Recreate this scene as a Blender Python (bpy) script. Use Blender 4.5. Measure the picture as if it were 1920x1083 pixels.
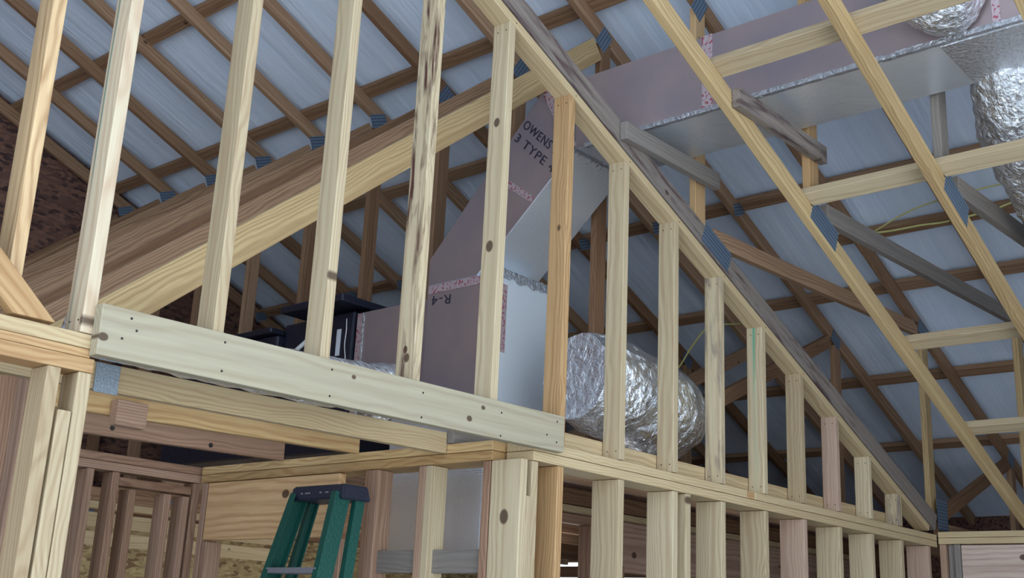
import bpy, bmesh, math, random
from mathutils import Vector, Matrix, noise
random.seed(7)
D = bpy.data
for o in list(D.objects): D.objects.remove(o, do_unlink=True)
SC = bpy.context.scene
COL = SC.collection

# ------------------------------------------------------------------ camera
cam = D.cameras.new('camera'); co = D.objects.new('camera', cam); COL.objects.link(co)
cR = Vector((0.65240056, -0.7565245, 0.04521278)); cU = Vector((-0.24449328, -0.15362443, 0.95740408))
cF = Vector((0.71735385, 0.63566518, 0.28518982))
M = Matrix((cR, cU, -cF)).transposed().to_4x4(); M.translation = Vector((-3.5436, -2.8246, 1.7899))
co.matrix_world = M
cam.sensor_width = 36; cam.lens = 2163.25 / 1920 * 36; cam.clip_start = .05; cam.clip_end = 200
SC.camera = co

# ------------------------------------------------------------------ light
W = D.worlds.new('sky'); SC.world = W; W.use_nodes = True
bg = W.node_tree.nodes['Background']; bg.inputs[0].default_value = (0.70, 0.84, 1.0, 1); bg.inputs[1].default_value = 3.0
def area(name, loc, target, sx, sy, power, col):
    l = D.lights.new(name, 'AREA'); l.shape = 'RECTANGLE'; l.size = sx; l.size_y = sy; l.energy = power; l.color = col
    o = D.objects.new(name, l); COL.objects.link(o); o.location = loc
    o.rotation_euler = (Vector(target) - Vector(loc)).to_track_quat('-Z', 'Y').to_euler()
    return o
# area lamp for daylight assumed to enter behind the camera, no doorway modelled
area('assumed_rear_daylight', (-3.4, -5.6, 1.2), (0.6, 0.3, 4.4), 4.0, 1.6, 75, (1.0, 0.985, 0.92))
area('added_left_fill', (-7.6, -2.5, 1.6), (0.4, 1.0, 4.2), 3.2, 2.2, 80, (0.78, 0.90, 1.0))  # fill lamp added at the left, no window is built there
# fill lamp added to brighten the back rooms, no window there
area('back_room_fill', (3.2, 2.4, 1.3), (0.9, 4.9, 2.2), 1.2, 1.0, 40, (0.92, 0.97, 1.0))
SC.view_settings.view_transform = 'Standard'; SC.view_settings.look = 'None'
SC.view_settings.gamma = 1; SC.view_settings.use_curve_mapping = False
SC.view_settings.exposure = 0.0

# ------------------------------------------------------------------ materials
def lin(r, g, b):
    f = lambda c: ((c/255 + .055) / 1.055) ** 2.4 if c/255 > .04045 else c/255/12.92
    return (f(r), f(g), f(b), 1)
class NT:
    def __init__(s, name):
        s.m = D.materials.new(name); s.m.use_nodes = True; s.t = s.m.node_tree; s.t.nodes.clear()
        s.out = s.n('ShaderNodeOutputMaterial'); s.b = s.n('ShaderNodeBsdfPrincipled'); s.l(s.b.outputs[0], s.out.inputs[0])
    def n(s, ty, **k):
        x = s.t.nodes.new(ty)
        for a, v in k.items(): setattr(x, a, v)
        return x
    def l(s, a, b): s.t.links.new(a, b)
    def v(s, sock, val):
        if hasattr(val, 'is_output'): s.l(val, sock)
        else: sock.default_value = val
    def math(s, op, a, b=None, c=None, clamp=False):
        x = s.n('ShaderNodeMath', operation=op, use_clamp=clamp); s.v(x.inputs[0], a)
        if b is not None: s.v(x.inputs[1], b)
        if c is not None: s.v(x.inputs[2], c)
        return x.outputs[0]
    def noise(s, vec, scale, detail=3, rough=.5, dist=0):
        x = s.n('ShaderNodeTexNoise'); s.l(vec, x.inputs['Vector']); x.inputs['Scale'].default_value = scale
        x.inputs['Detail'].default_value = detail; x.inputs['Roughness'].default_value = rough; x.inputs['Distortion'].default_value = dist
        return x.outputs[0]
    def mapr(s, val, a, b, c=0, d=1):
        x = s.n('ShaderNodeMapRange'); s.v(x.inputs[0], val)
        for i, q in enumerate((a, b, c, d)): s.v(x.inputs[i+1], q)
        return x.outputs[0]
    def mix(s, fac, a, b, mode='MIX'):
        x = s.n('ShaderNodeMix', data_type='RGBA', blend_type=mode); s.v(x.inputs[0], fac); s.v(x.inputs[6], a); s.v(x.inputs[7], b)
        return x.outputs[2]
    def bump(s, h, strength, dist=.01):
        x = s.n('ShaderNodeBump'); s.v(x.inputs['Height'], h); x.inputs['Strength'].default_value = strength
        x.inputs['Distance'].default_value = dist; s.l(x.outputs[0], s.b.inputs['Normal']); return x

def wood(name, light, dark, knots=(), ink=None, ringf=620, var=.25, grey=0.0, stain=None, rough=.62):
    t = NT(name); tc = t.n('ShaderNodeTexCoord').outputs['Object']; info = t.n('ShaderNodeObjectInfo')
    rnd = info.outputs['Random']
    sep = t.n('ShaderNodeSeparateXYZ'); t.l(tc, sep.inputs[0]); x, y, z = sep.outputs
    off = t.math('MULTIPLY', rnd, 37.0)
    cx = t.n('ShaderNodeCombineXYZ'); t.l(t.math('MULTIPLY_ADD', x, .35, off), cx.inputs[0]); t.l(y, cx.inputs[1]); t.l(z, cx.inputs[2])
    n1 = t.noise(cx.outputs[0], 5.0, 3)
    w = t.math('MULTIPLY', t.math('SUBTRACT', n1, .5), .10)
    # pith axis lies beside the board, the growth rings are cylinders about it
    py = t.math('ADD', t.math('ADD', y, w), t.math('MULTIPLY', t.math('SUBTRACT', rnd, .5), .10))
    pz = t.math('ADD', t.math('MULTIPLY_ADD', t.math('FRACT', t.math('MULTIPLY', rnd, 7.0)), .05, .022), z)
    rad = t.math('SQRT', t.math('ADD', t.math('POWER', t.math('ABSOLUTE', py), 2.0), t.math('POWER', t.math('ABSOLUTE', pz), 2.0)))
    ring = t.math('MULTIPLY_ADD', t.math('SINE', t.math('MULTIPLY', rad, ringf)), .5, .5)
    ring = t.math('POWER', ring, 1.7)
    cs = t.n('ShaderNodeCombineXYZ'); t.l(t.math('MULTIPLY_ADD', x, 1.2, off), cs.inputs[0]); t.l(t.math('MULTIPLY', y, 42), cs.inputs[1]); t.l(t.math('MULTIPLY', z, 42), cs.inputs[2])
    fine = t.noise(cs.outputs[0], 3.0, 4, .6)
    big = t.noise(cx.outputs[0], 2.2, 2)
    fac = t.math('ADD', t.math('MULTIPLY', ring, .42), t.mapr(fine, .3, .75, 0, .42), clamp=True)
    col = t.mix(fac, light, dark)
    # lighter and darker boards
    tint = t.mapr(rnd, 0, 1, 1 - var, 1 + var*.25)
    tn = t.n('ShaderNodeCombineXYZ')
    t.l(tint, tn.inputs[0]); t.l(t.math('POWER', tint, 1.25), tn.inputs[1]); t.l(t.math('POWER', tint, 1.5), tn.inputs[2])
    col = t.mix(1.0, col, tn.outputs[0], 'MULTIPLY')
    col = t.mix(t.mapr(big, .55, .8, 0, .35), col, dark)
    if grey: col = t.mix(t.mapr(t.noise(cs.outputs[0], .9, 4), .35, .65, grey*.6, grey), col, (.20, .185, .175, 1))
    # random knots
    kv = t.n('ShaderNodeCombineXYZ'); t.l(t.math('MULTIPLY_ADD', x, 2.6, off), kv.inputs[0]); t.l(t.math('MULTIPLY_ADD', y, 4.0, off), kv.inputs[1]); t.l(off, kv.inputs[2])
    vo = t.n('ShaderNodeTexVoronoi'); vo.inputs['Scale'].default_value = 1.0; t.l(kv.outputs[0], vo.inputs['Vector'])
    kd = t.mapr(vo.outputs[0], .030, .055, 1, 0)
    for kx, ky, kr in knots:
        a = t.math('POWER', t.math('ABSOLUTE', t.math('MULTIPLY', t.math('SUBTRACT', x, kx), .75)), 2.0)
        b = t.math('POWER', t.math('ABSOLUTE', t.math('SUBTRACT', y, ky)), 2.0)
        dd = t.math('SQRT', t.math('ADD', a, b))
        kd = t.math('MAXIMUM', kd, t.mapr(dd, kr*.75, kr, 1, 0))
    col = t.mix(t.math('MULTIPLY', kd, .88), col, (.060, .030, .018, 1))
    if stain:   # (x0, x1, colour, amount): dark sap or dirt over one stretch of the board
        x0, x1, sc, am = stain
        sm = t.math('MULTIPLY', t.mapr(x, x0, x0+.12, 0, 1), t.mapr(x, x1-.12, x1, 1, 0))
        sv = t.n('ShaderNodeCombineXYZ'); t.l(t.math('MULTIPLY_ADD', x, 2.2, off), sv.inputs[0]); t.l(t.math('MULTIPLY', y, 16), sv.inputs[1]); t.l(t.math('MULTIPLY', z, 16), sv.inputs[2])
        sn = t.mapr(t.noise(sv.outputs[0], 1.6, 4, .6, .4), .50, .66, 0, am)
        col = t.mix(t.math('MULTIPLY', sm, sn), col, sc)
    if ink:     # (y0, half width, colour)
        y0, hw, ic = ink
        yy = t.math('ABSOLUTE', t.math('ADD', t.math('SUBTRACT', y, y0), t.math('MULTIPLY', t.math('SUBTRACT', n1, .5), .035)))
        im = t.math('MULTIPLY', t.mapr(yy, hw*.3, hw, 1, 0), t.mapr(t.noise(cs.outputs[0], .55, 4), .42, .58, .05, .8))
        col = t.mix(im, col, ic)
    t.l(col, t.b.inputs['Base Color']); t.b.inputs['Roughness'].default_value = rough
    t.b.inputs['Specular IOR Level'].default_value = .25
    t.bump(fac, .15, .002)
    return t.m

PL, PD = lin(196, 180, 148), lin(160, 134, 102)
M_PINE = wood('pine_pale', PL, PD)
M_PINEW = wood('pine_warm', lin(204, 170, 124), lin(156, 114, 74))
M_PINE_INK = wood('pine_pale_green_ink', PL, PD, ink=(.0, .016, lin(70, 150, 120)), var=.05)
M_PINE_LINE = wood('pine_pale_green_line', lin(206, 192, 164), lin(180, 148, 120), ink=(.026, .006, lin(60, 110, 100)), var=.03, ringf=300)
M_PINE_MOLD = wood('pine_pale_mould', PL, PD, stain=(-.9, .9, lin(90, 82, 86), .75), var=.1)
M_SAP = wood('pine_sap_streaked', PL, PD, stain=(-1.1, .75, lin(70, 30, 28), .95), knots=[(-.73, -.01, .014), (-.70, .0, .012)], var=.02)
M_KNOT2 = wood('pine_two_knots', PL, PD, knots=[(.40, .0, .017), (-.12, .004, .020)], var=.02)
M_KNOT1 = wood('pine_swirled_knot', lin(214, 184, 140), lin(140, 96, 60), knots=[(-.14, .0, .014)], var=.02, ringf=420)
M_HEAD = wood('header_pine', lin(176, 166, 138), lin(150, 134, 106), var=.04, grey=.22, ringf=380, knots=[(-.98, -.02, .013), (-.1, .03, .008), (.45, -.02, .012), (.52, .03, .009)])
M_PLATE = wood('plate_pine', lin(200, 180, 142), lin(164, 134, 96), var=.10, ringf=700)
M_TRUSS = wood('truss_spruce', lin(170, 136, 106), lin(110, 78, 56), var=.35, rough=.7)
M_TRUSSY = wood('truss_yellow_pine', lin(194, 168, 122), lin(144, 112, 76), var=.15)
M_GREYW = wood('weathered_pine', lin(150, 134, 118), lin(92, 76, 68), grey=.55, stain=(-1.6, 2.2, lin(60, 28, 38), .7), var=.08)
M_GREY2 = wood('weathered_spruce', lin(150, 138, 124), lin(96, 84, 76), grey=.6, var=.15)
M_ROOMW = wood('room_pine', lin(178, 146, 122), lin(126, 92, 74), var=.3)
M_PINK = wood('pinkish_pine', lin(192, 166, 146), lin(158, 126, 106), var=.1)
M_JOIST = wood('joist_pine', lin(214, 184, 132), lin(164, 118, 74), var=.25)

def mat_osb(name, a, b, c):
    t = NT(name); tc = t.n('ShaderNodeTexCoord').outputs['Object']
    mp = t.n('ShaderNodeMapping'); mp.inputs['Scale'].default_value = (9, 22, 22); t.l(tc, mp.inputs[0])
    v = t.n('ShaderNodeTexVoronoi'); v.inputs['Scale'].default_value = 2.2; t.l(mp.outputs[0], v.inputs['Vector'])
    sh = t.n('ShaderNodeSeparateColor'); t.l(v.outputs['Color'], sh.inputs[0])
    col = t.mix(sh.outputs[0], a, b); col = t.mix(t.mapr(sh.outputs[1], .7, .9, 0, 1), col, c)
    t.l(col, t.b.inputs['Base Color']); t.b.inputs['Roughness'].default_value = .75; t.bump(v.outputs[0], .3, .004)
    return t.m
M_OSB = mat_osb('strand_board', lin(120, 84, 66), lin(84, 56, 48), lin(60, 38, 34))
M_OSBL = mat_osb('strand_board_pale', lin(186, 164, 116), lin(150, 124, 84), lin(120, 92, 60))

def mat_roof():
    t = NT('white_faced_insulation'); tc = t.n('ShaderNodeTexCoord').outputs['Object']
    mp = t.n('ShaderNodeMapping'); mp.inputs['Scale'].default_value = (.5, 6, 1); t.l(tc, mp.inputs[0])
    n = t.noise(mp.outputs[0], 1.6, 4, .55)
    col = t.mix(t.mapr(n, .3, .7), lin(214, 228, 246), lin(228, 238, 252))
    t.l(col, t.b.inputs['Base Color']); t.b.inputs['Roughness'].default_value = .42
    t.bump(n, .35, .05); return t.m
M_ROOF = mat_roof()

def mat_foil(name, base, rough, wr_scale, wr, scrim=False, metallic=1.0, tint=None, print_col=None):
    t = NT(name); tc = t.n('ShaderNodeTexCoord').outputs['Object']
    n = t.noise(tc, wr_scale, 5, .6, .6)
    h = n
    if scrim:
        mp = t.n('ShaderNodeSeparateXYZ'); t.l(tc, mp.inputs[0])
        s1 = t.math('SINE', t.math('MULTIPLY', t.math('ADD', mp.outputs[0], mp.outputs[1]), 620.0))
        s2 = t.math('SINE', t.math('MULTIPLY', mp.outputs[2], 620.0))
        h = t.math('ADD', n, t.math('MULTIPLY', t.math('ADD', s1, s2), .03))
    col = base
    if tint: col = t.mix(t.mapr(t.noise(tc, 3, 3), .35, .65), base, tint)
    if print_col:
        mp2 = t.n('ShaderNodeMapping'); mp2.inputs['Scale'].default_value = (60, 60, 60); t.l(tc, mp2.inputs[0])
        pn = t.mapr(t.noise(mp2.outputs[0], 1.0, 2), .55, .60, 0, .85)
        col = t.mix(pn, col, print_col)
    if hasattr(col, 'is_output'): t.l(col, t.b.inputs['Base Color'])
    else: t.b.inputs['Base Color'].default_value = col
    t.b.inputs['Metallic'].default_value = metallic; t.b.inputs['Roughness'].default_value = rough
    t.bump(h, wr, .02); return t.m
M_FOIL = mat_foil('duct_board_foil', (.84, .88, .93, 1), .27, 4, .30, scrim=True, metallic=.68)
M_SCRIM = mat_foil('scrim_foil_dull', (.86, .92, .97, 1), .42, 4, .25, scrim=True, metallic=.45)
M_FACE = mat_foil('duct_board_face_painted_reflection', lin(164, 144, 140), .42, 4, .10, metallic=.5, tint=lin(148, 134, 138))  # same foil; brown reflection of the timber interior painted into the colour
M_FLEX = mat_foil('crinkled_foil', (.88, .90, .93, 1), .13, 26, 1.0, metallic=1)
M_FLEXF = mat_foil('crumpled_foil', (.90, .92, .95, 1), .18, 38, 1.0, metallic=1)
M_TAPE = mat_foil('foil_tape', (.86, .87, .90, 1), .25, 60, .7)
M_TAPER = mat_foil('foil_tape_red_print', lin(190, 170, 172), .4, 40, .35, metallic=.4, print_col=lin(165, 50, 70))
def plain(name, col, rough=.5, metal=0.0, bump=None):
    t = NT(name); t.b.inputs['Base Color'].default_value = col; t.b.inputs['Roughness'].default_value = rough
    t.b.inputs['Metallic'].default_value = metal
    if bump:
        tc = t.n('ShaderNodeTexCoord').outputs['Object']; t.bump(t.noise(tc, bump, 3), .3, .01)
    return t.m
M_BLACK = plain('black_cabinet_enamel', lin(26, 28, 42), .38, 0, 30)
M_INK = plain('black_ink', lin(38, 34, 52), .6)
M_WHITE = plain('white_label', lin(205, 208, 214), .5)
M_PVC = plain('white_pipe', lin(215, 215, 212), .35)
M_GREEN = plain('green_fibreglass', lin(12, 70, 60), .42, 0, 90)
M_NAVY = plain('dark_cap_plastic', lin(32, 36, 52), .45, 0, 60)
M_ALU = plain('ladder_aluminium', lin(150, 150, 160), .4, .6, 120)
M_YEL = plain('yellow_cable_jacket', lin(196, 190, 120), .45)
M_NAIL = plain('nail_steel', lin(52, 46, 44), .5, .5)
M_FLOOR = plain('concrete_slab', lin(176, 176, 178), .8, 0, 4)
M_STRAP = plain('zinc_strap', lin(150, 160, 168), .45, .5, 160)
def mat_gusset():
    t = NT('galvanised_plate'); tc = t.n('ShaderNodeTexCoord').outputs['Object']; s = t.n('ShaderNodeSeparateXYZ'); t.l(tc, s.inputs[0])
    a = t.mapr(t.math('SINE', t.math('MULTIPLY', s.outputs[0], 520.0)), -.1, .3); b = t.mapr(t.math('SINE', t.math('MULTIPLY', s.outputs[1], 300.0)), -.6, -.2)
    f = t.math('MULTIPLY', a, b)
    t.l(t.mix(f, lin(78, 92, 108), lin(140, 158, 178)), t.b.inputs['Base Color']); t.b.inputs['Metallic'].default_value = .45; t.b.inputs['Roughness'].default_value = .5
    t.bump(f, .5, .002); return t.m
M_GUS = mat_gusset()

# ------------------------------------------------------------------ builders
def link(name, me, mats, mw, parent=None):
    o = D.objects.new(name, me); COL.objects.link(o)
    for m in (mats if isinstance(mats, (list, tuple)) else [mats]): me.materials.append(m)
    if parent is not None:
        o.parent = parent; o.matrix_local = parent.matrix_basis.inverted() @ mw
    else: o.matrix_world = mw
    return o
def tag(o, label, cat, group=None):
    o['label'] = label; o['category'] = cat
    if group: o['group'] = group
    return o
def empty(name, loc, label, cat, group=None):
    o = D.objects.new(name, None); COL.objects.link(o); o.empty_display_size = .1
    o.matrix_basis = Matrix.Translation(Vector(loc)); return tag(o, label, cat, group)
def box_mesh(L, w, t, bev=.003, cut0=0, cut1=0, cuty0=0, cuty1=0, segs=1):
    """length on x, width on y, thickness on z; cut* shear the ends"""
    bm = bmesh.new(); vs = {}
    xs = [-L/2 + L*k/segs for k in range(segs+1)]
    for i, x in enumerate(xs):
        for yi in (-1, 1):
            for zi in (-1, 1):
                y, z = yi*w/2, zi*t/2; xx = x
                if i == 0: xx += cut0*z + cuty0*y
                if i == segs: xx += cut1*z + cuty1*y
                vs[(i, yi, zi)] = bm.verts.new((xx, y, z))
    for i in range(segs):
        a = [vs[(i, p, q)] for p, q in ((-1, -1), (1, -1), (1, 1), (-1, 1))]; b = [vs[(i+1, p, q)] for p, q in ((-1, -1), (1, -1), (1, 1), (-1, 1))]
        for k in range(4): bm.faces.new((a[k], a[(k+1) % 4], b[(k+1) % 4], b[k]))
    bm.faces.new([vs[(0, p, q)] for p, q in ((-1, 1), (1, 1), (1, -1), (-1, -1))]); bm.faces.new([vs[(segs, p, q)] for p, q in ((-1, -1), (1, -1), (1, 1), (-1, 1))])
    bmesh.ops.recalc_face_normals(bm, faces=bm.faces)
    if bev:
        ed = [e for e in bm.edges if len(e.link_faces) == 2 and e.link_faces[0].normal.angle(e.link_faces[1].normal) > .5]
        bmesh.ops.bevel(bm, geom=ed, offset=bev, segments=2, affect='EDGES', profile=.5)
    me = D.meshes.new('board'); bm.to_mesh(me); bm.free(); return me
def frame(p0, p1, wdir):
    p0, p1 = Vector(p0), Vector(p1); x = (p1-p0).normalized(); y = Vector(wdir); y = (y - x*y.dot(x)).normalized(); z = x.cross(y)
    m = Matrix((x, y, z)).transposed().to_4x4(); m.translation = (p0+p1)/2; return m, (p1-p0).length
def board(name, p0, p1, wdir, w, t, mat, parent=None, **k):
    m, L = frame(p0, p1, wdir); return link(name, box_mesh(L, w, t, **k), mat, m, parent)
T2, W4, W6, W10 = .038, .089, .140, .235
Y_, X_, Z_ = Vector((0, 1, 0)), Vector((1, 0, 0)), Vector((0, 0, 1))
def boxw(name, lo, hi, mat, parent=None, bev=.002):
    lo, hi = Vector(lo), Vector(hi); d = hi-lo
    return link(name, box_mesh(d.x, d.y, d.z, bev=bev), mat, Matrix.Translation((lo+hi)/2), parent)
nail_me = None
def nail(p, n, parent, r=.0038):
    """a nail head sunk in a face at p with outward normal n"""
    global nail_me
    if nail_me is None:
        bm = bmesh.new(); bmesh.ops.create_cone(bm, cap_ends=True, segments=10, radius1=1, radius2=.8, depth=.5)
        nail_me = D.meshes.new('nail'); bm.to_mesh(nail_me); bm.free(); nail_me.materials.append(M_NAIL)
    o = D.objects.new('nail', nail_me); COL.objects.link(o); o.parent = parent
    m = Matrix.Translation(Vector(p)) @ Vector(n).to_track_quat('Z', 'Y').to_matrix().to_4x4() @ Matrix.Diagonal((r, r, r, 1))
    par = parent.matrix_world if parent.parent is None and False else parent.matrix_basis
    o.matrix_local = par.inverted() @ m
    return o
def tube(name, pts, rad, mat, parent=None, seg=24, sub=8, wrinkle=0, caps=True, seed=0, ring=0):
    """smooth tube through pts (Catmull-Rom), rad a number or one per point"""
    P = [Vector(p) for p in pts]; R = rad if isinstance(rad, (list, tuple)) else [rad]*len(P)
    Q = [P[0]*2-P[1]] + P + [P[-1]*2-P[-2]]; RR = [R[0]] + list(R) + [R[-1]]; C = []; CR = []
    for i in range(1, len(Q)-2):
        for k in range(sub):
            t = k/sub; a, b, c, d = Q[i-1:i+3]
            C.append(.5*((2*b) + (c-a)*t + (2*a-5*b+4*c-d)*t*t + (3*b-a-3*c+d)*t**3)); CR.append(RR[i]*(1-t)+RR[i+1]*t)
    C.append(Q[-2]); CR.append(RR[-2]); org = C[0].copy(); C = [c-org for c in C]
    bm = bmesh.new(); rings = []; up = None
    for i, c in enumerate(C):
        tg = (C[min(i+1, len(C)-1)] - C[max(i-1, 0)]).normalized()
        if up is None: up = tg.orthogonal().normalized()
        up = (up - tg*up.dot(tg)).normalized(); sd = tg.cross(up); row = []
        for k in range(seg):
            a = 2*math.pi*k/seg; dirv = up*math.cos(a)+sd*math.sin(a); r = CR[i]
            if wrinkle:
                q = (c + dirv*r)*1.0 + Vector((seed, 0, 0))
                r *= 1 + wrinkle*(noise.noise(q*9) + .6*noise.noise(q*21))
            if ring: r *= 1 + ring*math.sin(i*2*math.pi/2.5)
            row.append(bm.verts.new(c+dirv*r))
        rings.append(row)
    for a, b in zip(rings, rings[1:]):
        for k in range(seg): bm.faces.new((a[k], a[(k+1) % seg], b[(k+1) % seg], b[k]))
    if caps: bm.faces.new(rings[0][::-1]); bm.faces.new(rings[-1])
    bmesh.ops.recalc_face_normals(bm, faces=bm.faces)
    for f in bm.faces: f.smooth = len(f.verts) == 4
    me = D.meshes.new(name); bm.to_mesh(me); bm.free()
    return link(name, me, mat, Matrix.Translation(org), parent)
def prism(name, poly, x0, x1, mats, parent=None, bev=.004, side_slot=0):
    """polygon in (y, z) extruded from x0 to x1; the x faces take slot side_slot"""
    org = Vector((x0, poly[0][0], poly[0][1])); bm = bmesh.new()
    a = [bm.verts.new(Vector((x0, y, z))-org) for y, z in poly]; b = [bm.verts.new(Vector((x1, y, z))-org) for y, z in poly]
    n = len(poly); bm.faces.new(a); bm.faces.new(b[::-1])
    for k in range(n): bm.faces.new((a[k], b[k], b[(k+1) % n], a[(k+1) % n]))
    bmesh.ops.recalc_face_normals(bm, faces=bm.faces)
    if bev: bmesh.ops.bevel(bm, geom=list(bm.edges), offset=bev, segments=2, affect='EDGES', profile=.5)
    for f in bm.faces: f.material_index = side_slot if abs(f.normal.x) > .8 else 0
    me = D.meshes.new(name); bm.to_mesh(me); bm.free(); return link(name, me, mats, Matrix.Translation(org), parent)
def struct(o): o['kind'] = 'structure'; return o

# ------------------------------------------------------------------ setting
TZ = lambda x: 5.44 - .41*x          # top chord centre line
BZ = lambda x: 4.10 - .406*x         # sloped bottom chord centre line
RZ = lambda x: 3.997 - .406*x        # underside of the raking plate
TY = lambda j: .06 + .61*j
def roof_sheet(name, x0, x1, y0, y1, zf, nx, ny):
    bm = bmesh.new(); g = []
    for i in range(nx+1):
        row = []
        for k in range(ny+1):
            x = x0+(x1-x0)*i/nx; y = y0+(y1-y0)*k/ny
            sag = .012*abs(math.sin(math.pi*(x-.02)/.86)) + .012*noise.noise(Vector((x*.8, y*2.2, 3)))
            row.append(bm.verts.new((x, y, zf(x)-sag)))
        g.append(row)
    for i in range(nx):
        for k in range(ny): bm.faces.new((g[i][k], g[i][k+1], g[i+1][k+1], g[i+1][k])).smooth = True
    ret = bmesh.ops.extrude_face_region(bm, geom=list(bm.faces))
    for v in ret['geom']:
        if isinstance(v, bmesh.types.BMVert): v.co.z += .09
    bmesh.ops.recalc_face_normals(bm, faces=bm.faces)
    me = D.meshes.new(name); bm.to_mesh(me); bm.free()
    return struct(link(name, me, M_ROOF, Matrix.Identity(4)))
roof_sheet('ceiling', -2.6, 6.6, -4.4, 5.7, lambda x: TZ(x)+.122, 60, 60)
roof_sheet('ceiling_left', -8.0, -2.6, -4.4, 5.7, lambda x: TZ(-2.6)+.122 + .41*(x+2.6), 20, 30)
struct(boxw('floor', (-7.2, -4.6, -.2), (6.6, 5.9, 0), M_FLOOR, bev=0))
# strand board gable at the far end of the attic and the walls of the house behind the framing
def wall_poly(name, pts, axis, c, th, mat):
    bm = bmesh.new(); f = []
    for d in (0, th):
        f.append([bm.verts.new((c+d, p, q) if axis == 'X' else (p, c+d, q)) for p, q in pts])
    bm.faces.new(f[0]); bm.faces.new(f[1][::-1]); n = len(pts)
    for k in range(n): bm.faces.new((f[0][k], f[1][k], f[1][(k+1) % n], f[0][(k+1) % n]))
    bmesh.ops.recalc_face_normals(bm, faces=bm.faces)
    me = D.meshes.new(name); bm.to_mesh(me); bm.free(); return struct(link(name, me, mat, Matrix.Identity(4)))
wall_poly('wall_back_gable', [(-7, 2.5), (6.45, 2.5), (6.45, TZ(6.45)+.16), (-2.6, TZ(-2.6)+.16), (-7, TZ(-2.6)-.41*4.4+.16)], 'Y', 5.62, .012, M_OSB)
wall_poly('wall_back', [(-7, 0), (6.45, 0), (6.45, 2.5), (-7, 2.5)], 'Y', 5.62, .012, M_OSBL)
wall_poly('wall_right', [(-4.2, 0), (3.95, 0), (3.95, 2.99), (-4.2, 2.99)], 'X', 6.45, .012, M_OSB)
wall_poly('wall_right_lower', [(3.95, 0), (5.6, 0), (5.6, 2.35), (3.95, 2.35)], 'X', 6.45, .012, M_OSB)
struct(boxw('floor_bounce_blocker', (1.25, .76, 2.5935), (6.4, 5.55, 2.5985), M_OSB, bev=0))  # unseen sheet added to keep upward bounce off the lower right roof
wall_poly('wall_front_blocker', [(1.2, 0), (6.45, 0), (6.45, TZ(6.45)+.1), (1.2, TZ(1.2)+.1)], 'Y', -4.3, .012, M_OSB)  # unseen wall added to cut daylight and darken the right side
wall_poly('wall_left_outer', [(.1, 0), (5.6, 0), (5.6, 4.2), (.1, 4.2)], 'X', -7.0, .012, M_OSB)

# ------------------------------------------------------------------ roof trusses
def gusset(parent, x, z, j, L=.13, H=.085, ang=0.0, dy=0):
    y = TY(j) - T2/2 - .0012 + dy
    m = Matrix.Translation((x, y, z)) @ Matrix.Rotation(-ang, 4, 'Y')
    m = m @ Matrix(((1, 0, 0, 0), (0, 0, -1, 0), (0, 1, 0, 0), (0, 0, 0, 1)))   # local xy -> world xz
    return link('gusset_plate', box_mesh(L, H, .002, bev=0), M_GUS, m, parent)
SL = math.atan(.41)
def member(parent, name, x0, z0, x1, z1, j, mat, dy=0, w=W4, **k):
    y = TY(j) + dy
    return board(name, (x0, y, z0), (x1, y, z1), (-(z1-z0), 0, x1-x0), w, T2, mat, parent, **k)
def attic_truss(j, label):
    t = empty('roof_truss', (1.05, TY(j), 2.5), label, 'roof truss', 'attic trusses receding behind the stud wall')
    m = M_TRUSSY if j == 1 else M_TRUSS
    member(t, 'top_chord', -2.6, TZ(-2.6), 6.3, TZ(6.3), j, M_TRUSS)
    member(t, 'bottom_chord', .2, 2.548, 6.3, 2.548, j, M_TRUSS)
    x0 = -1.86
    member(t, 'diagonal_web', x0, 4.93-(1.05-x0)*.815, 1.0, 4.89, j, m, w=W4 if j > 2 else W6*.9)
    board('vertical_web', (1.07, TY(j), 2.6), (1.07, TY(j), TZ(1.07)-.05), X_, W4, T2, M_TRUSS, t)
    member(t, 'diagonal_web', 1.12, 2.62, 3.74, TZ(3.8)-.05, j, M_TRUSS)
    board('vertical_web', (3.84, TY(j), 2.6), (3.84, TY(j), TZ(3.84)-.05), X_, W4, T2, M_TRUSS, t)
    gusset(t, 1.05, 4.965, j, .14, .09, 1.0 if j < 4 else .4); gusset(t, 3.82, TZ(3.82)-.02, j, .13, .09, -.5)
    gusset(t, 1.09, 2.58, j); gusset(t, 2.5, TZ(2.5), j, .12, .08, SL)
    return t
names = ['nearest', 'second', 'third', 'fourth', 'fifth', 'sixth', 'seventh', 'eighth', 'ninth']
for j in range(1, 10):
    lb = ('brown attic truss with steep diagonal web, %s behind the stud wall' % names[j-1]) if j < 9 else 'brown attic truss standing against the dark strand board gable'
    attic_truss(j, lb)
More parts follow.
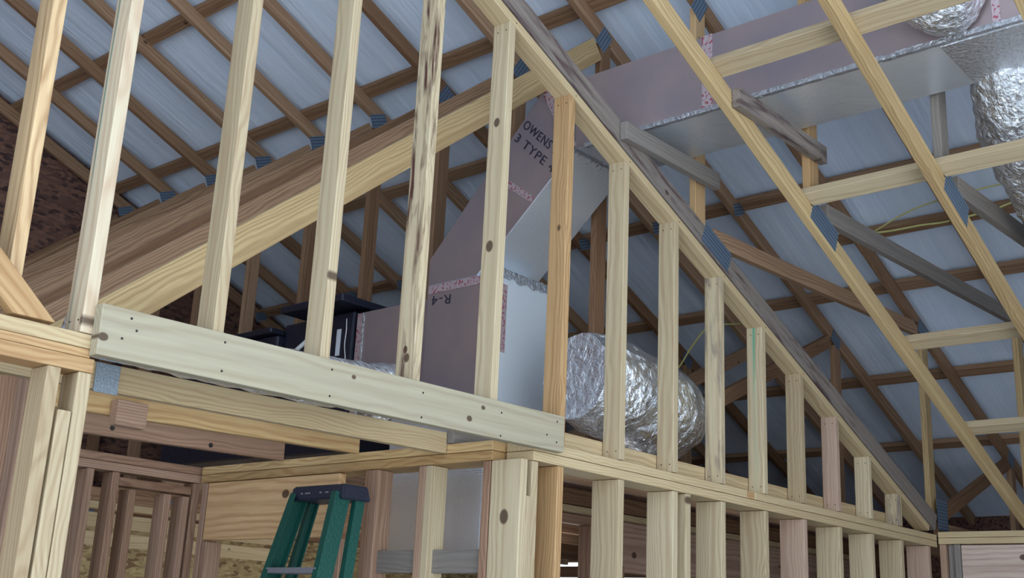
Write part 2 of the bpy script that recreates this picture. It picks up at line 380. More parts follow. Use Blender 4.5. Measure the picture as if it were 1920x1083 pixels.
def vault_truss(j, label):
    t = empty('roof_truss', (3.8, TY(j), 2.55), label, 'roof truss', 'sloped ceiling trusses over the open room')
    bm_, cy = (M_GREYW, 0) if j == 0 else (M_TRUSSY, 0)
    member(t, 'top_chord', -2.6, TZ(-2.6), 6.3, TZ(6.3), j, M_TRUSS)
    g = .014 if j == 0 else 0
    member(t, 'bottom_chord', -2.4, BZ(-2.4)+g, 3.79, BZ(3.79)+g, j, bm_, w=.104 if j == 0 else W4*1.02, dy=-.036 if j == 0 else 0)
    board('vertical_web', (1.07, TY(j), BZ(1.07)+.05), (1.07, TY(j), TZ(1.07)-.05), X_, W4, T2, M_PINEW if j > -2 else M_GREY2, t)
    member(t, 'diagonal_web', 1.2, BZ(1.1)+.08, 3.76, TZ(3.8)-.04, j, M_TRUSS if j == 0 else M_GREY2)
    board('vertical_web', (3.86, TY(j), 2.6), (3.86, TY(j), TZ(3.86)-.05), X_, W4, T2, M_TRUSSY, t)
    member(t, 'heel_web', 3.95, 2.62, 5.4, 3.18, j, M_TRUSS)
    board('heel_post', (5.45, TY(j), 2.6), (5.45, TY(j), TZ(5.45)-.05), X_, W4, T2, M_TRUSS, t)
    member(t, 'eave_chord', 3.92, 2.55, 6.3, 2.55, j, M_TRUSS)
    gusset(t, 1.06, 4.965, j, .15, .10, 1.0); gusset(t, 1.16, BZ(1.16)+.03, j, .26, .11, -math.atan(.406), dy=-.036 if j == 0 else 0)
    gusset(t, 3.84, TZ(3.84)-.02, j, .15, .10, -SL); gusset(t, 3.9, 2.63, j, .17, .19, 0, dy=-.036 if j == 0 else 0)
    gusset(t, 5.42, 3.2, j, .12, .1, -SL)
    return t
vault_truss(0, 'grey weathered sloping truss on top of the raking wall plate')
vault_truss(-1, 'yellow pine sloping truss, first one out over the open room')
vault_truss(-2, 'yellow pine sloping truss crossing the top right of the picture')
vault_truss(-3, 'sloping truss farthest right over the open room, mostly out of frame')

# bracing under the trusses and purlins over them
RT = 'flat bracing boards across the sloping chords'
for x, lb in ((.23, 'pine brace board crossing in front of the long duct at top right'), (1.02, 'pine brace board below the duct, running from the knot plate to the right edge'),
              (2.12, 'short looking pine brace board midway down the first yellow truss'), (2.90, 'lowest pine brace board near the right edge')):
    z = BZ(x) + .049 + T2/2 + .003
    o = board('brace_board', (x, -3.6, z), (x, TY(-1)-.05 + .11, z), (1, 0, -.406), W4, T2, M_PINE)
    tag(o, lb, 'brace board', RT)
PUR = 'roof purlins under the white insulation'
pl = ['uppermost purlin crossing the top left of the roof', 'purlin passing just above the row of diagonal webs', 'purlin behind the tall duct, below the row of knot plates',
      'purlin right of the stud wall crossing under the long duct', 'brown purlin where the yellow cable hangs', 'dim purlin in the lower right roof above the last studs',
      'dark purlin low over the eave at right', 'lowest dark purlin close to the outer wall']
for x, lb in zip((.02, .93, 1.72, 2.55, 3.0, 3.50, 4.45, 5.3), pl):
    z = TZ(x) + .049 + T2/2 + .002
    y1 = 5.6 if abs(x-3.0) > .1 else .35
    tag(board('purlin', (x, -4.3, z), (x, y1, z), (1, 0, -.41), W4, T2, M_TRUSS), lb, 'purlin', PUR)
# boards that carry the duct, one nailed on the face of each truss
for j, lb, mt in ((0, 'grey board nailed level across the grey truss under the duct', M_GREY2), (-1, 'weathered grey board nailed level across the first yellow truss under the duct', M_GREYW),
              ):
    y = TY(j) - T2/2 - .021 - (.036 if j == 0 else 0)
    o = board('support_board', (.33, y, 3.975), (1.13, y, 3.99), Z_, W4*.95, T2, mt); tag(o, lb, 'board', 'boards carrying the long duct')

# ------------------------------------------------------------------ upper stud wall
US = 'studs of the sloping upper wall'
SX = lambda i: .4064*i - T2/2
def stud(i, zb, mat, label, x=None, zt=None, lean=0, w=W4, y0=0, group=US, cut=True, marks=True, nm='wall_stud'):
    x = SX(i) if x is None else x; zt = RZ(x) if zt is None else zt
    m, L = frame((x, y0+w/2, zb), (x+lean, y0+w/2, zt), Y_)      # local z = x cross y = Z cross Y = -X
    o = link(nm, box_mesh(L, w, T2, cut1=.406 if cut else 0), mat, m)
    tag(o, label, 'stud', group)
    if marks:
        for dy in (.22, .72):
            nail((x-T2/2-.0005, y0+w*dy, zb+.035), (-1, 0, 0), o, .003)
            if cut and zt < 4.6: nail((x-T2/2-.0005+lean, y0+w*dy, zt-.03), (-1, 0, 0), o, .003)
    return o
ul = {-5: ('pale stud with green ink line, above the left end of the header', M_PINE_LINE, 2.502), -4: ('pale stud rising from the header, first right of the green lined stud', M_PINE, 2.50),
      -3: ('pale stud with brown foot standing in front of the black air handler', M_PINE, 2.50), -2: ('pale stud streaked with dark red sap beside the R-4 marking', M_SAP, 2.50),
      -1: ('pale stud with two round knots in front of the sloping duct', M_KNOT2, 2.50), 0: ('warm yellow stud butting the right end of the header', M_PINEW, 2.502),
      1: ('clean pale stud in front of the near end of the flexible duct', M_PINE, 2.502), 2: ('clean pale stud in front of the far end of the flexible duct', M_PINE, 2.502),
      3: ('pale stud with dark mould down its edge, just right of the flexible duct', M_PINE_MOLD, 2.502), 4: ('pale stud with green ink streak down its face', M_PINE_INK, 2.502),
      5: ('short pale stud with a rough waney edge, right of the green streaked stud', M_PINE, 2.502), 6: ('short pinkish stud, third from the low end of the sloping wall', M_PINK, 2.502),
      7: ('very short stud, second from the low end of the sloping wall', M_PINE, 2.502), 8: ('shortest stud at the low end of the sloping wall', M_PINE_MOLD, 2.502)}
for i, (lb, mt, zb) in ul.items(): stud(i, zb, mt, lb)
stud(0, 2.56, M_KNOT1, 'brown stud with a swirled knot at the left, leaning slightly', x=-2.245, zt=RZ(-2.245), lean=-.02, y0=.048)
stud(0, 2.56, M_ROOMW, 'stud cut off by the left edge of the picture', x=-2.435, zt=RZ(-2.435), y0=.048)
# raking plate on the studs, the backing board behind their feet
x0, x1 = -2.6, 3.66; dn = T2/2*1.08
o = board('raking_plate', (x0, W4/2, RZ(x0)+dn), (x1, W4/2, RZ(x1)+dn), Y_, W4, T2, M_PLATE); tag(o, 'pale sloping top plate nailed over the heads of the upper studs', 'wall plate')
for k in range(14):
    x = SX(k-5)+.02; nail((x, -.0005, RZ(x)+.02), (0, -1, 0), o, .003)
o = board('backing_board', (.02, W4+.022, 2.541), (3.40, W4+.022, 2.541), Z_, .082, T2, M_PLATE); tag(o, 'low pine board on edge behind the feet of the short studs', 'board')
# header under the tall studs
o = board('header', (-2.038, -.020, 2.513), (-.052, -.020, 2.537), Z_, W6, T2, M_HEAD); tag(o, 'long grey-pale header board under the five tall studs', 'header')
for i in (-4, -3, -2, -1):
    for z in (2.475, 2.56): nail((SX(i), -.0395, z), (0, -1, 0), o, .004)
for x, z in ((-.10, 2.50), (-.10, 2.58), (-.16, 2.52), (-1.97, 2.50), (-1.95, 2.56), (-1.93, 2.53)): nail((x, -.0395, z), (0, -1, 0), o, .004)
# double plate of the right hand wall
DP = 'double top plate of the right hand wall'
def plate(name, lo, hi, mat, label, group=None, axis='X'):
    lo, hi = Vector(lo), Vector(hi); c = (lo+hi)/2; d = hi-lo
    if axis == 'X': o = board(name, (lo.x, c.y, c.z), (hi.x, c.y, c.z), Y_, d.y, d.z, mat)
    else: o = board(name, (c.x, lo.y, c.z), (c.x, hi.y, c.z), X_, d.x, d.z, mat)
    return tag(o, label, 'wall plate', group)
plate('top_plate', (-.185, 0, 2.462), (1.42, .14, 2.499), M_PLATE, 'upper plate of the double plate, near length under the flexible duct', DP)
plate('top_plate', (1.50, 0, 2.462), (3.77, .14, 2.499), M_PLATE, 'upper plate of the double plate, far length running to the corner', DP)
boxw('spacer', (1.424, 0.006, 2.462), (1.496, .14, 2.499), M_PINEW)
tag(D.objects['spacer'], 'short darker block filling the joint in the upper plate', 'block')
plate('top_plate', (-.185, 0, 2.422), (3.77, .14, 2.460), M_PLATE, 'lower plate of the double plate, resting on the lower studs', DP)

# ------------------------------------------------------------------ lower right wall, 2x6 studs
LS = 'studs of the lower right hand wall'
ll = {0: ('warm tan lower stud just right of the corner post', M_PINEW), 1: ('wide pale lower stud with round edges, second right of the corner', M_PINE), 2: ('wide lower stud paired with a thin stud', M_PINE),
      3: ('wide lower stud immediately right of the thin stud', M_PINE), 4: ('lower stud standing below the green streaked upper stud', M_PINE), 5: ('lower stud standing below the waney edged upper stud', M_PINK),
      6: ('lower stud standing below the short pinkish upper stud', M_PINE), 7: ('lower stud below the second shortest upper stud', M_PINE), 8: ('lower stud below the shortest upper stud', M_PINE),
      9: ('last lower stud before the far corner', M_PINK)}
for i, (lb, mt) in ll.items():
    stud(i, .04, mt, lb, zt=2.42, w=W6, cut=False, marks=False, group=LS)
stud(2, .04, M_PINE, 'thin stud squeezed beside the wide lower stud', x=SX(2)+.105, zt=2.42, w=W4, cut=False, marks=False, group=LS)
# corner post, stud and jack stud at the near corner
CP = 'framing of the near corner post'
o = stud(0, .04, wood('post_pine_knot', PL, PD, knots=[(.975, .0, .024), (.60, .02, .008)], var=.02, ringf=420), 'wide corner post board with one big dark knot', x=-.238, zt=2.42, w=.15, cut=False, marks=False, group=CP)
stud(0, .04, M_PINE, 'narrow full height stud tight right of the corner post', x=-.172, zt=2.42, w=W4, y0=.002, cut=False, marks=False, group=CP)
stud(0, .04, M_PINE, 'short jack stud between the corner post and the narrow stud', x=-.205, zt=2.285, w=.06, y0=-.002, cut=False, marks=False, group=CP).scale = (1, 1, .72)

# ------------------------------------------------------------------ side wall running back from the corner
SW = 'framing of the side wall below the header'
BX = -.238
plate('top_plate', (BX-T2/2, .15, 2.462), (BX-T2/2+W6, 2.06, 2.499), M_JOIST, 'upper plate of the side wall running back under the header', SW, 'Y')
plate('top_plate', (BX-T2/2, .15, 2.422), (BX-T2/2+W6, 2.06, 2.460), M_JOIST, 'lower plate of the side wall running back under the header', SW, 'Y')
def xstud(y, zt, mat, label, x=None, w=W4, zb=.04, group=SW):
    """stud of a wall that runs along y: narrow edge faces -x"""
    x = BX-T2/2 if x is None else x
    o = board('wall_stud', (x+w/2, y, zb), (x+w/2, y, zt), X_, w, T2, mat); return tag(o, label, 'stud', group)
xstud(.526, 2.42, M_ROOMW, 'side wall stud in front of the foil drop duct, left of the corner post')
xstud(.487, 2.42, M_PINE, 'twin side wall stud tight against its left neighbour beside the foil drop')
xstud(.846, 2.42, M_ROOMW, 'side wall stud just right of the green ladder')
xstud(.807, 2.42, M_ROOMW, 'twin side wall stud right of the ladder, nearer the corner')
xstud(1.01, 2.14, M_ROOMW, 'jack stud behind the ladder carrying the wide header')
xstud(.175, 2.42, M_ROOMW, 'side wall stud tight behind the corner post')
xstud(2.02, 2.42, M_ROOMW, 'side wall stud in the inner corner left of the wide header')
xstud(1.975, 2.14, M_ROOMW, 'jack stud under the left end of the wide header')
o = board('header', (BX, 1.03, 2.283), (BX, 1.99, 2.283), Z_, .27, T2, wood('wide_header_pine', lin(226, 188, 138), lin(176, 126, 84), knots=[(-.12, .06, .022)], var=.02, ringf=200)); tag(o, 'wide pine header with an oval knot, behind the ladder', 'header')
o = board('blocking', (BX+.03, .20, 2.045), (BX+.03, .79, 2.045), Z_, W4, T2, M_GREY2); tag(o, 'dark horizontal block under the foil drop duct', 'block')

# ------------------------------------------------------------------ ceiling joists over the closet
CJ = 'ceiling joists seen under the header'
for y, mt, lb, zc in ((.41, M_PLATE, 'pale joist right below the header', 2.481), (.93, M_JOIST, 'brown joist with a dark block behind the pale joist', 2.481), (1.44, M_ROOMW, 'dark joist with bolt holes, farthest under the header', 2.481)):
    o = board('ceiling_joist', (-2.4, y, zc-(.01 if y < .5 else 0)), (-.262, y, zc+(.022 if y < .5 else .058)), Z_, .084 if y < .5 else W4, T2, mt); tag(o, lb, 'joist', CJ)
o = board('ceiling_joist', (-.258, .38, 2.546), (.09, .38, 2.546), Z_, W4, T2, M_GREY2); tag(o, 'short grey joist length continuing the pale joist to the right', 'joist', CJ)
boxw('spacer', (-1.44, .86, 2.425), (-1.32, .908, 2.515), M_ROOMW).name = 'joist_block'
tag(D.objects['joist_block'], 'dark block fixed to the front of the brown joist', 'block')
for x in (-1.13, -.66): 
    c = D.objects['ceiling_joist.002']; nail((x, 1.44-T2/2-.0005, 2.505), (0, -1, 0), c, .012)
# inner end wall of the closet
CW = 'framing of the inner end wall of the closet'
plate('top_plate', (-2.4, 2.08, 2.462), (-.24, 2.17, 2.499), M_ROOMW, 'upper plate of the dim inner end wall', CW)
plate('top_plate', (-2.4, 2.08, 2.422), (-.24, 2.17, 2.460), M_ROOMW, 'lower plate of the dim inner end wall', CW)
for x, zt, lb in ((-.83, 2.42, 'broad dim stud beside the left plates, inner end wall'), (-.70, 2.42, 'second dim stud of the inner end wall'), (-.605, 2.35, 'dim stud left of the bright gap'),
              (-.415, 2.35, 'dim stud between the two bright gaps'), (-.315, 2.35, 'dim stud right of the bright gaps'), (-.262, 2.42, 'dim stud in the inner corner')):
    o = board('wall_stud', (x, 2.125, .04), (x, 2.125, zt), Y_, W4, T2, M_ROOMW); tag(o, lb, 'stud', CW)
o = board('door_head', (-.68, 2.125, 2.38), (-.29, 2.125, 2.38), Y_, W4, T2, M_ROOMW); tag(o, 'short flat head board over the two bright gaps', 'board', CW)
o = boxw('sheathing_panel', (-2.3, 1.2, 1.0), (-1.6, 1.22, 2.40), M_OSB)
tag(o, 'dim strand board panel inside the closet behind the left plates', 'board')

# ------------------------------------------------------------------ left wall piece
LW = 'framing of the wall piece at the left edge'
plate('top_plate', (-3.2, 0, 2.462), (-2.012, W4, 2.500), M_PLATE, 'upper plate at the left edge under the green lined stud', LW)
plate('top_plate', (-3.2, 0, 2.398), (-2.016, W4, 2.437), M_PINEW, 'lower plate at the left edge with a dark knot', LW)
boxw('filler_block', (-2.9, .002, 2.438), (-2.03, W4, 2.461), M_PINEW); tag(D.objects['filler_block'], 'thin filler strip between the two left plates', 'block', None)
stud(0, .04, M_PINE, 'bright white stud at the lower left corner of the picture', x=-2.124, zt=2.397, cut=False, marks=False, group=LW)
stud(0, .04, M_PINE, 'tall trimmer stud right beside the opening at the left', x=-2.037, zt=2.397, cut=False, marks=False, group=LW)
stud(0, .04, M_PINE, 'shorter jack stud between the two left studs', x=-2.078, zt=2.29, cut=False, marks=False, group=LW)
o = board('wall_stud', (-2.25, .25, .04), (-2.25, .25, 2.397), X_, .30, .02, M_ROOMW); tag(o, 'reddish wood panel behind the bright left stud', 'board')
o = board('brace_board', (-2.75, .022, 3.008), (-2.196, .022, 2.510), Z_, .078, T2, M_PINEW, cuty1=1.1); tag(o, 'slanted brace board coming in from the left edge', 'brace board')
o = board('wall_stud', (-1.93, .55, .04), (-1.93, .55, 2.49), Y_, W4, T2, M_ROOMW); tag(o, 'dim stud just inside the opening right of the left trimmer', 'stud')
# metal strap plate on the end of the pale joist
o = boxw('strap_plate', (-1.80, .384, 2.43), (-1.72, .3885, 2.52), M_STRAP, bev=0); tag(o, 'blue grey metal connector plate at the left end of the pale joist', 'metal plate')

# ------------------------------------------------------------------ right hand wall
RW = 'framing of the far right wall'
plate('top_plate', (3.775, -4.2, 2.482), (3.90, -.005, 2.518), M_PLATE, 'upper plate of the far right wall', RW, 'Y')
plate('top_plate', (3.775, -4.2, 2.442), (3.90, -.005, 2.480), M_PLATE, 'lower plate of the far right wall', RW, 'Y')
xstud(-.03, 2.44, M_ROOMW, 'pink stud in the far corner under the plates', x=3.775, group=RW)
xstud(-.075, 2.44, M_GREY2, 'grey blue stud in the far corner', x=3.80, group=RW)
xstud(-.118, 2.44, M_GREY2, 'streaked grey jack stud beside the right wall header', x=3.78, group=RW)
o = board('header', (3.80, -3.6, 2.30), (3.80, -.142, 2.30), Z_, .27, T2, wood('right_header_pine', lin(206, 184, 170), lin(160, 132, 118), knots=[(1.36, .06, .02), (1.22, -.05, .025)], var=.02, ringf=220)); tag(o, 'wide pinkish header with knots in the far right wall', 'header')

# ------------------------------------------------------------------ long header and studs of the room wall behind the lower studs
BW = 'framing of the room wall behind the lower studs'
o = board('header', (2.12, 1.32, 2.312), (5.4, 1.32, 2.312), Z_, W10+.06, T2, wood('back_header_pine', lin(190, 160, 140), lin(140, 104, 86), knots=[(-1.42, -.04, .022)], var=.02, ringf=240)); tag(o, 'wide header board seen between the lower studs', 'header')
plate('top_plate', (1.2, 1.25, 2.462), (5.4, 1.34, 2.497), M_PLATE, 'pale plate over the wide header behind the lower studs', BW)
for x, lb in ((1.45, 'reddish stud seen between the tan stud and the wide pale one'), (1.86, 'reddish stud touching the left side of the wide pale lower stud'), (2.16, 'jack stud under the left end of the back header')):
    o = board('wall_stud', (x, 1.30, .04), (x, 1.30, 2.20 if x > 2 else 2.40), Y_, W4, T2, M_ROOMW); tag(o, lb, 'stud', BW)
o = board('crosspiece', (1.15, 1.33, 2.43), (2.1, 1.33, 2.43), Z_, .055, T2, M_ROOMW); tag(o, 'reddish crosspiece above the bright slits', 'board')
# boarded openings with daylight between the boards, on the far outer walls
for k in range(5):
    z = 2.44 + k*.155
    o = board('slat_board', (6.42, 3.9, z), (6.42, 5.5, z), Z_, .115, .02, M_ROOMW); tag(o, '%s dim board of the slatted far opening right of the corner post' % ('lowest', 'second', 'middle', 'fourth', 'topmost')[k], 'board', 'boards of the slatted far opening')
for k in range(3):
    z = 2.60 + k*.17
    o = board('slat_board', (.4, 4.9, 2.30+k*.13), (2.5, 4.9, 2.30+k*.13), Z_, .10, .02, M_PLATE); tag(o, '%s board seen through the gaps of the inner end wall' % ('lower', 'middle', 'upper')[k], 'board')

# ------------------------------------------------------------------ duct work
DX0, DX1 = .58, 1.0
DB, DT = 4.09, 4.47
dk = empty('supply_duct', (.79, .46, DB), 'long foil faced trunk duct crossing the top right under the roof', 'duct')
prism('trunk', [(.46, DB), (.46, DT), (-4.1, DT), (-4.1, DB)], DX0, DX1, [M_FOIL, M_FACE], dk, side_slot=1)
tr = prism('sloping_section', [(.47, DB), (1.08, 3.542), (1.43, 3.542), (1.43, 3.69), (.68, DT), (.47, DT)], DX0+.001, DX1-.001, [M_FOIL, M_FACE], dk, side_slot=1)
def band_x(name, pts, wdt, mat, parent, x=DX0, n=Vector((-1, 0, 0)), th=.003):
    """a strip of tape on the x face between two (y, z) points"""
    (a, b), (c, d) = pts
    return board(name, (x-th/2, a, b), (x-th/2, c, d), n.cross(Vector((0, c-a, d-b)).normalized()), wdt, th, mat, parent, bev=0)
band_x('tape', [(-.30, DB+.01), (-.30, DT)], .055, M_TAPER, dk); band_x('tape', [(-1.75, DB+.01), (-1.75, DT)], .06, M_TAPER, dk); band_x('tape', [(-1.58, DB+.01), (-1.58, DT)], .03, M_TAPER, dk)
band_x('tape', [(.47, DB+.01), (.66, DT)], .05, M_TAPER, dk)
band_x('tape', [(.72, 3.88), (1.02, 4.10)], .035, M_TAPER, dk)
# crinkled seam along the lower edge of the trunk
def seam(name, p0, p1, w, mat, parent, axis, amp=.004, n=90):
    """crinkled tape strip folded over an edge running p0-p1; axis = the two directions of its wings"""
    p0, p1 = Vector(p0), Vector(p1); a, b = Vector(axis[0]), Vector(axis[1]); bm = bmesh.new(); rows = []
    out = -(a+b).normalized()
    for i in range(n+1):
        c = (p1-p0)*(i/n); r = []
        for q, s in ((a, 1), (a, .5), (a, 0), (b, .5), (b, 1)):
            k = noise.noise((c+q*s)*37)*amp*2 + noise.noise((c+q*s*.3)*80)*amp
            r.append(bm.verts.new(c + q*w*s*(1+.35*noise.noise(c*19+q)) + out*(.004+abs(k))))
        rows.append(r)
    for u, v in zip(rows, rows[1:]):
        for k in range(4): bm.faces.new((u[k], u[k+1], v[k+1], v[k]))
    bmesh.ops.solidify(bm, geom=list(bm.faces), thickness=.0015)
    me = D.meshes.new(name); bm.to_mesh(me); bm.free()
    return link(name, me, mat, Matrix.Translation(p0), parent)
seam('seam_tape', (DX0, .40, DB), (DX0, -4.0, DB), .022, M_TAPE, dk, ((0, 0, 1), (1, 0, 0)), n=260)
seam('seam_tape', (DX0, .47, DB-.006), (DX1, .47, DB-.006), .03, M_TAPE, dk, ((0, -1, 0), (0, .745, -.667)))
bt = prism('tape_patch', [(-1.35, DB-.004), (-1.35, DB), (-1.9, DB), (-1.9, DB-.004)], DX0+.03, DX1-.02, [M_TAPE], dk, bev=0)
# the flange collar and the two flexible branches at the upper right
fx = tube('flexible_duct', [(.573, -1.42, 4.25), (.46, -1.41, 4.25), (.28, -1.39, 4.33), (.0, -1.36, 4.45), (-.5, -1.3, 4.8)], [.14, .17, .19, .19, .19], M_FLEXF, seg=56, sub=26, wrinkle=.10)
tag(fx, 'crumpled foil flexible duct branching from the trunk at the top edge', 'flexible duct', 'flexible branches at the upper right')
fx = tube('flexible_duct', [(1.01, -1.47, 4.23), (1.12, -1.47, 4.12), (1.35, -1.465, 3.98), (1.8, -1.46, 3.80), (2.4, -1.46, 3.52)], [.13, .18, .22, .22, .22], M_FLEXF, seg=64, sub=24, wrinkle=.09, seed=4)
tag(fx, 'crumpled foil flexible duct dropping behind the trunk at the right edge', 'flexible duct', 'flexible branches at the upper right')
# plenum box
pn = empty('plenum_box', (.79, 1.16, 2.735), 'upright duct board box with R-4 marking behind the upper studs', 'duct box')
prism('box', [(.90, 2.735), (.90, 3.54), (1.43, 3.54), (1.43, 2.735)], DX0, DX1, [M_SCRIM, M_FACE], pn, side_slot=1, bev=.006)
seam('top_tape', (DX0, .895, 3.545), (DX1, .895, 3.545), .05, M_TAPE, pn, ((0, 1, 0), (0, 0, -1)))
band_x('tape', [(.92, 3.515), (1.42, 3.515)], .045, M_TAPER, pn)
o = board('tape', (DX0+.022, .8985, 3.12), (DX0+.022, .8985, 3.47), X_, .04, .003, M_TAPER, pn, bev=0)
# return box that drops into the closet
rd = prism('return_duct', [(.52, 2.095), (.52, 2.72), (1.12, 2.72), (1.12, 2.095)], .10, .60, [M_FOIL], None, bev=.006)
tag(rd, 'shiny foil drop duct behind the side wall studs, below the header', 'duct')
# connecting box and air handler
cb = empty('connecting_box', (.8, 1.72, 2.9), 'small duct board box joining the black air handler to the tall box', 'duct box')
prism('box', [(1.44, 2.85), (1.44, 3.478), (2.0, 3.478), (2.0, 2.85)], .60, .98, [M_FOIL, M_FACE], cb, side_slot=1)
band_x('edge_tape', [(1.972, 2.86), (1.972, 3.474)], .05, M_TAPER, cb, x=.60); band_x('edge_tape', [(1.945, 2.86), (1.945, 3.474)], .016, M_TAPE, cb, x=.598)
ah = empty('air_handler', (.85, 2.9, 2.62), 'black metal air handler lying behind the tall studs', 'air handler')
boxw('cabinet', (.60, 2.03, 2.70), (1.15, 2.65, 3.50), M_BLACK, ah, .012)
boxw('lower_cabinet', (.55, 2.651, 2.70), (1.12, 3.75, 3.43), M_BLACK, ah, .012)
boxw('top_flange', (.45, 1.97, 3.515), (1.05, 2.52, 3.56), M_BLACK, ah, .01)
boxw('lid', (.50, 2.66, 3.435), (1.15, 3.65, 3.47), M_BLACK, ah, .01)
boxw('label_plate', (.5965, 2.13, 3.25), (.5995, 2.165, 3.405), M_WHITE, ah, 0)
for y, z, h in ((2.72, 3.335, .02), (2.82, 3.325, .016), (2.95, 3.315, .014), (3.02, 3.32, .02)): boxw('sticker', (.5465, y, z), (.5495, y+.07, z+h), M_WHITE, ah, 0)
p = tube('drain_pipe', [(.56, 2.30, 3.40), (.55, 2.40, 3.34), (.54, 2.53, 3.265), (.53, 2.75, 3.14)], .013, M_PVC, seg=12, sub=6); tag(p, 'white plastic drain pipe slanting in front of the air handler', 'pipe')
p = tube('control_wire', [(.597, 2.09, 3.46), (.585, 2.07, 3.38), (.59, 2.08, 3.30), (.588, 2.06, 3.2), (.592, 2.07, 3.05)], .0028, M_PVC, seg=8, sub=6); tag(p, 'thin pale wire hanging down the black cabinet', 'wire')
# big flexible duct right of the plenum and the small one under the header
fx = tube('flexible_duct', [(.56, .40, 2.94), (.72, .39, 2.93), (.95, .38, 2.90), (1.18, .38, 2.875), (1.33, .40, 2.86), (1.40, .43, 2.85)], [.20, .235, .245, .245, .215, .10], M_FLEX, seg=96, sub=22, wrinkle=.055, seed=9)
tag(fx, 'thick silver flexible duct lying right of the tall duct box', 'flexible duct')
fx = tube('flexible_duct', [(-1.95, .27, 2.58), (-1.4, .27, 2.585), (-.9, .29, 2.61), (-.56, .42, 2.66), (-.25, .85, 2.78), (.10, 1.28, 2.86), (.40, 1.55, 2.88)], [.075, .08, .09, .10, .10, .10, .10], M_FLEXF, seg=40, sub=26, wrinkle=.10, seed=2)
tag(fx, 'thin crinkled foil duct showing in the gap under the header', 'flexible duct')

# ------------------------------------------------------------------ lettering on the duct board
def text(body, p0, p1, h, name, parent, x, flip=False):
    """lettering on a -x face: starts at p0 (y, z) and runs towards p1"""
    cu = D.curves.new(name, 'FONT'); cu.body = body; cu.extrude = .0006; cu.size = 1; cu.space_character = 1.12
    tmp = D.objects.new('tmp', cu); COL.objects.link(tmp); bpy.context.view_layer.update()
    me = D.meshes.new_from_object(tmp.evaluated_get(bpy.context.evaluated_depsgraph_get())); D.objects.remove(tmp, do_unlink=True)
    me.materials.clear()
    d = Vector((0, p1[0]-p0[0], p1[1]-p0[1])); L = d.length; d.normalize(); n = Vector((-1, 0, 0)); u = n.cross(d)
    wid = max(v.co.x for v in me.vertices); hh = .72
    m = Matrix((d, u, n)).transposed().to_4x4(); m.translation = Vector((x-.0012, p0[0], p0[1]))
    return link(name, me, M_INK, m @ Matrix.Diagonal((L/wid, h/hh, 1, 1)), parent)
text('OWENS .', (.813, 4.305), (.600, 4.105), .048, 'lettering', dk, DX0)
text('3 TYPE 475', (.868, 4.245), (.535, 3.935), .048, 'lettering', dk, DX0)
text('R-4', (1.245, 3.468), (1.39, 3.478), .052, 'lettering', pn, DX0)

# ------------------------------------------------------------------ step ladder leaning in the closet
ld = empty('step_ladder', (-.75, .85, 0), 'green fibreglass step ladder with dark top cap leaning in the opening', 'ladder')
capz = 2.275; cx0, cx1, cy0, cy1 = -.60, -.45, .60, .93
bm = bmesh.new()
vs = [bm.verts.new(v) for v in ((0, 0, 0), (.15, 0, 0), (.15, .33, 0), (0, .33, 0), (.012, .01, .058), (.138, .01, .058), (.138, .32, .058), (.012, .32, .058))]
for f in ((0, 3, 2, 1), (4, 5, 6, 7), (0, 1, 5, 4), (1, 2, 6, 5), (2, 3, 7, 6), (3, 0, 4, 7)): bm.faces.new([vs[k] for k in f])
bmesh.ops.bevel(bm, geom=list(bm.edges), offset=.006, segments=3, affect='EDGES')
me = D.meshes.new('cap'); bm.to_mesh(me); bm.free()
link('top_cap', me, M_NAVY, Matrix.Translation((cx0, cy0, capz-.02)), ld)
def rail(p0, p1, w, d, name='rail'):
    """channel section rail, open towards +y or -y"""
    m, L = frame(p0, p1, X_); bm = bmesh.new(); t = .006
    prof = [(-w/2, -d/2), (w/2, -d/2), (w/2, d/2), (w/2-t, d/2), (w/2-t, -d/2+t), (-w/2+t, -d/2+t), (-w/2+t, d/2), (-w/2, d/2)]
    a = [bm.verts.new((-L/2, y, z)) for y, z in prof]; b = [bm.verts.new((L/2, y, z)) for y, z in prof]
    for k in range(8): bm.faces.new((a[k], a[(k+1) % 8], b[(k+1) % 8], b[k]))
    bm.faces.new(a[::-1]); bm.faces.new(b); bmesh.ops.recalc_face_normals(bm, faces=bm.faces)
    me = D.meshes.new(name); bm.to_mesh(me); bm.free(); return link(name, me, M_GREEN, m, ld)
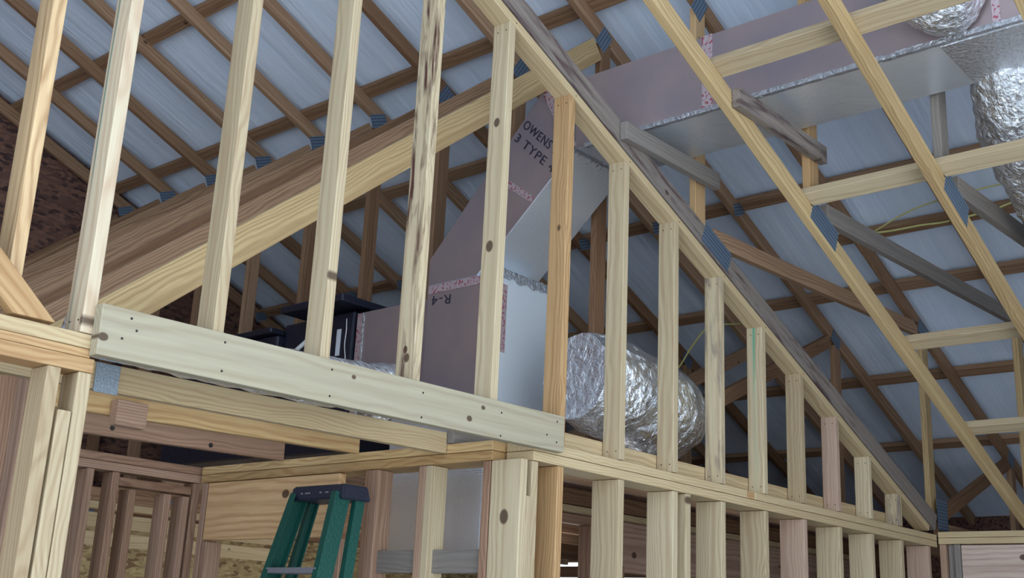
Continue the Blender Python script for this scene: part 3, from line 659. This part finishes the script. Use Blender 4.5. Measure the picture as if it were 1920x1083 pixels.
rails = {'fn': ((-1.12, .49, 0), (-.575, .64, capz)), 'ff': ((-1.12, 1.13, 0), (-.575, .89, capz)), 'rn': ((-.90, .45, 0), (-.49, .63, capz)), 'rf': ((-.90, 1.12, 0), (-.49, .90, capz))}
rail(*rails['fn'], .075, .03); rail(rails['ff'][1], rails['ff'][0], .075, .03); rail(*rails['rn'], .045, .025); rail(rails['rf'][1], rails['rf'][0], .045, .025)
for k in range(7):
    z = 1.98 - .30*k; s = z/capz
    a = Vector(rails['fn'][0]).lerp(Vector(rails['fn'][1]), s); b = Vector(rails['ff'][0]).lerp(Vector(rails['ff'][1]), s)
    board('step', a, b, X_, .075, .022, M_ALU, ld)
    if k % 2 == 0:
        a = Vector(rails['rn'][0]).lerp(Vector(rails['rn'][1]), s-.03); b = Vector(rails['rf'][0]).lerp(Vector(rails['rf'][1]), s-.03); board('rear_brace', a, b, X_, .03, .02, M_ALU, ld)
# worn pale marks on the cap
for y, w in ((.80, .05), (.845, .02), (.69, .03), (.73, .02)):
    boxw('cap_mark', (cx0+.0015, y, capz+.004), (cx0+.0035, y+w*.6, capz+.010), M_ALU, ld, 0)

# ------------------------------------------------------------------ cables
p = tube('yellow_cable', [(2.93, .30, 4.29), (2.92, .15, 4.285), (2.90, -.1, 4.235), (2.90, -.35, 4.23), (2.92, -.49, 4.23), (2.93, -.75, 4.25), (2.93, -1.0, 4.29), (2.93, -1.5, 4.29)], .006, M_YEL, seg=10); tag(p, 'pale yellow cable lying along the purlin at the right', 'cable', 'yellow cables')
p = tube('yellow_cable', [(2.90, -.05, 4.245), (2.82, -.35, 4.31), (2.80, -.7, 4.34), (2.80, -1.1, 4.35)], .005, M_YEL, seg=10); tag(p, 'yellow cable rising away from the purlin towards the right edge', 'cable', 'yellow cables')
p = tube('yellow_cable', [(2.40, 1.24, 3.26), (2.526, 1.24, 3.325), (2.741, 1.24, 3.52), (2.90, 1.235, 3.70), (3.10, 1.23, 3.864), (3.5, 1.22, 3.98)], .006, M_YEL, seg=10); tag(p, 'yellow cable rising behind the mould stained stud', 'cable', 'yellow cables')
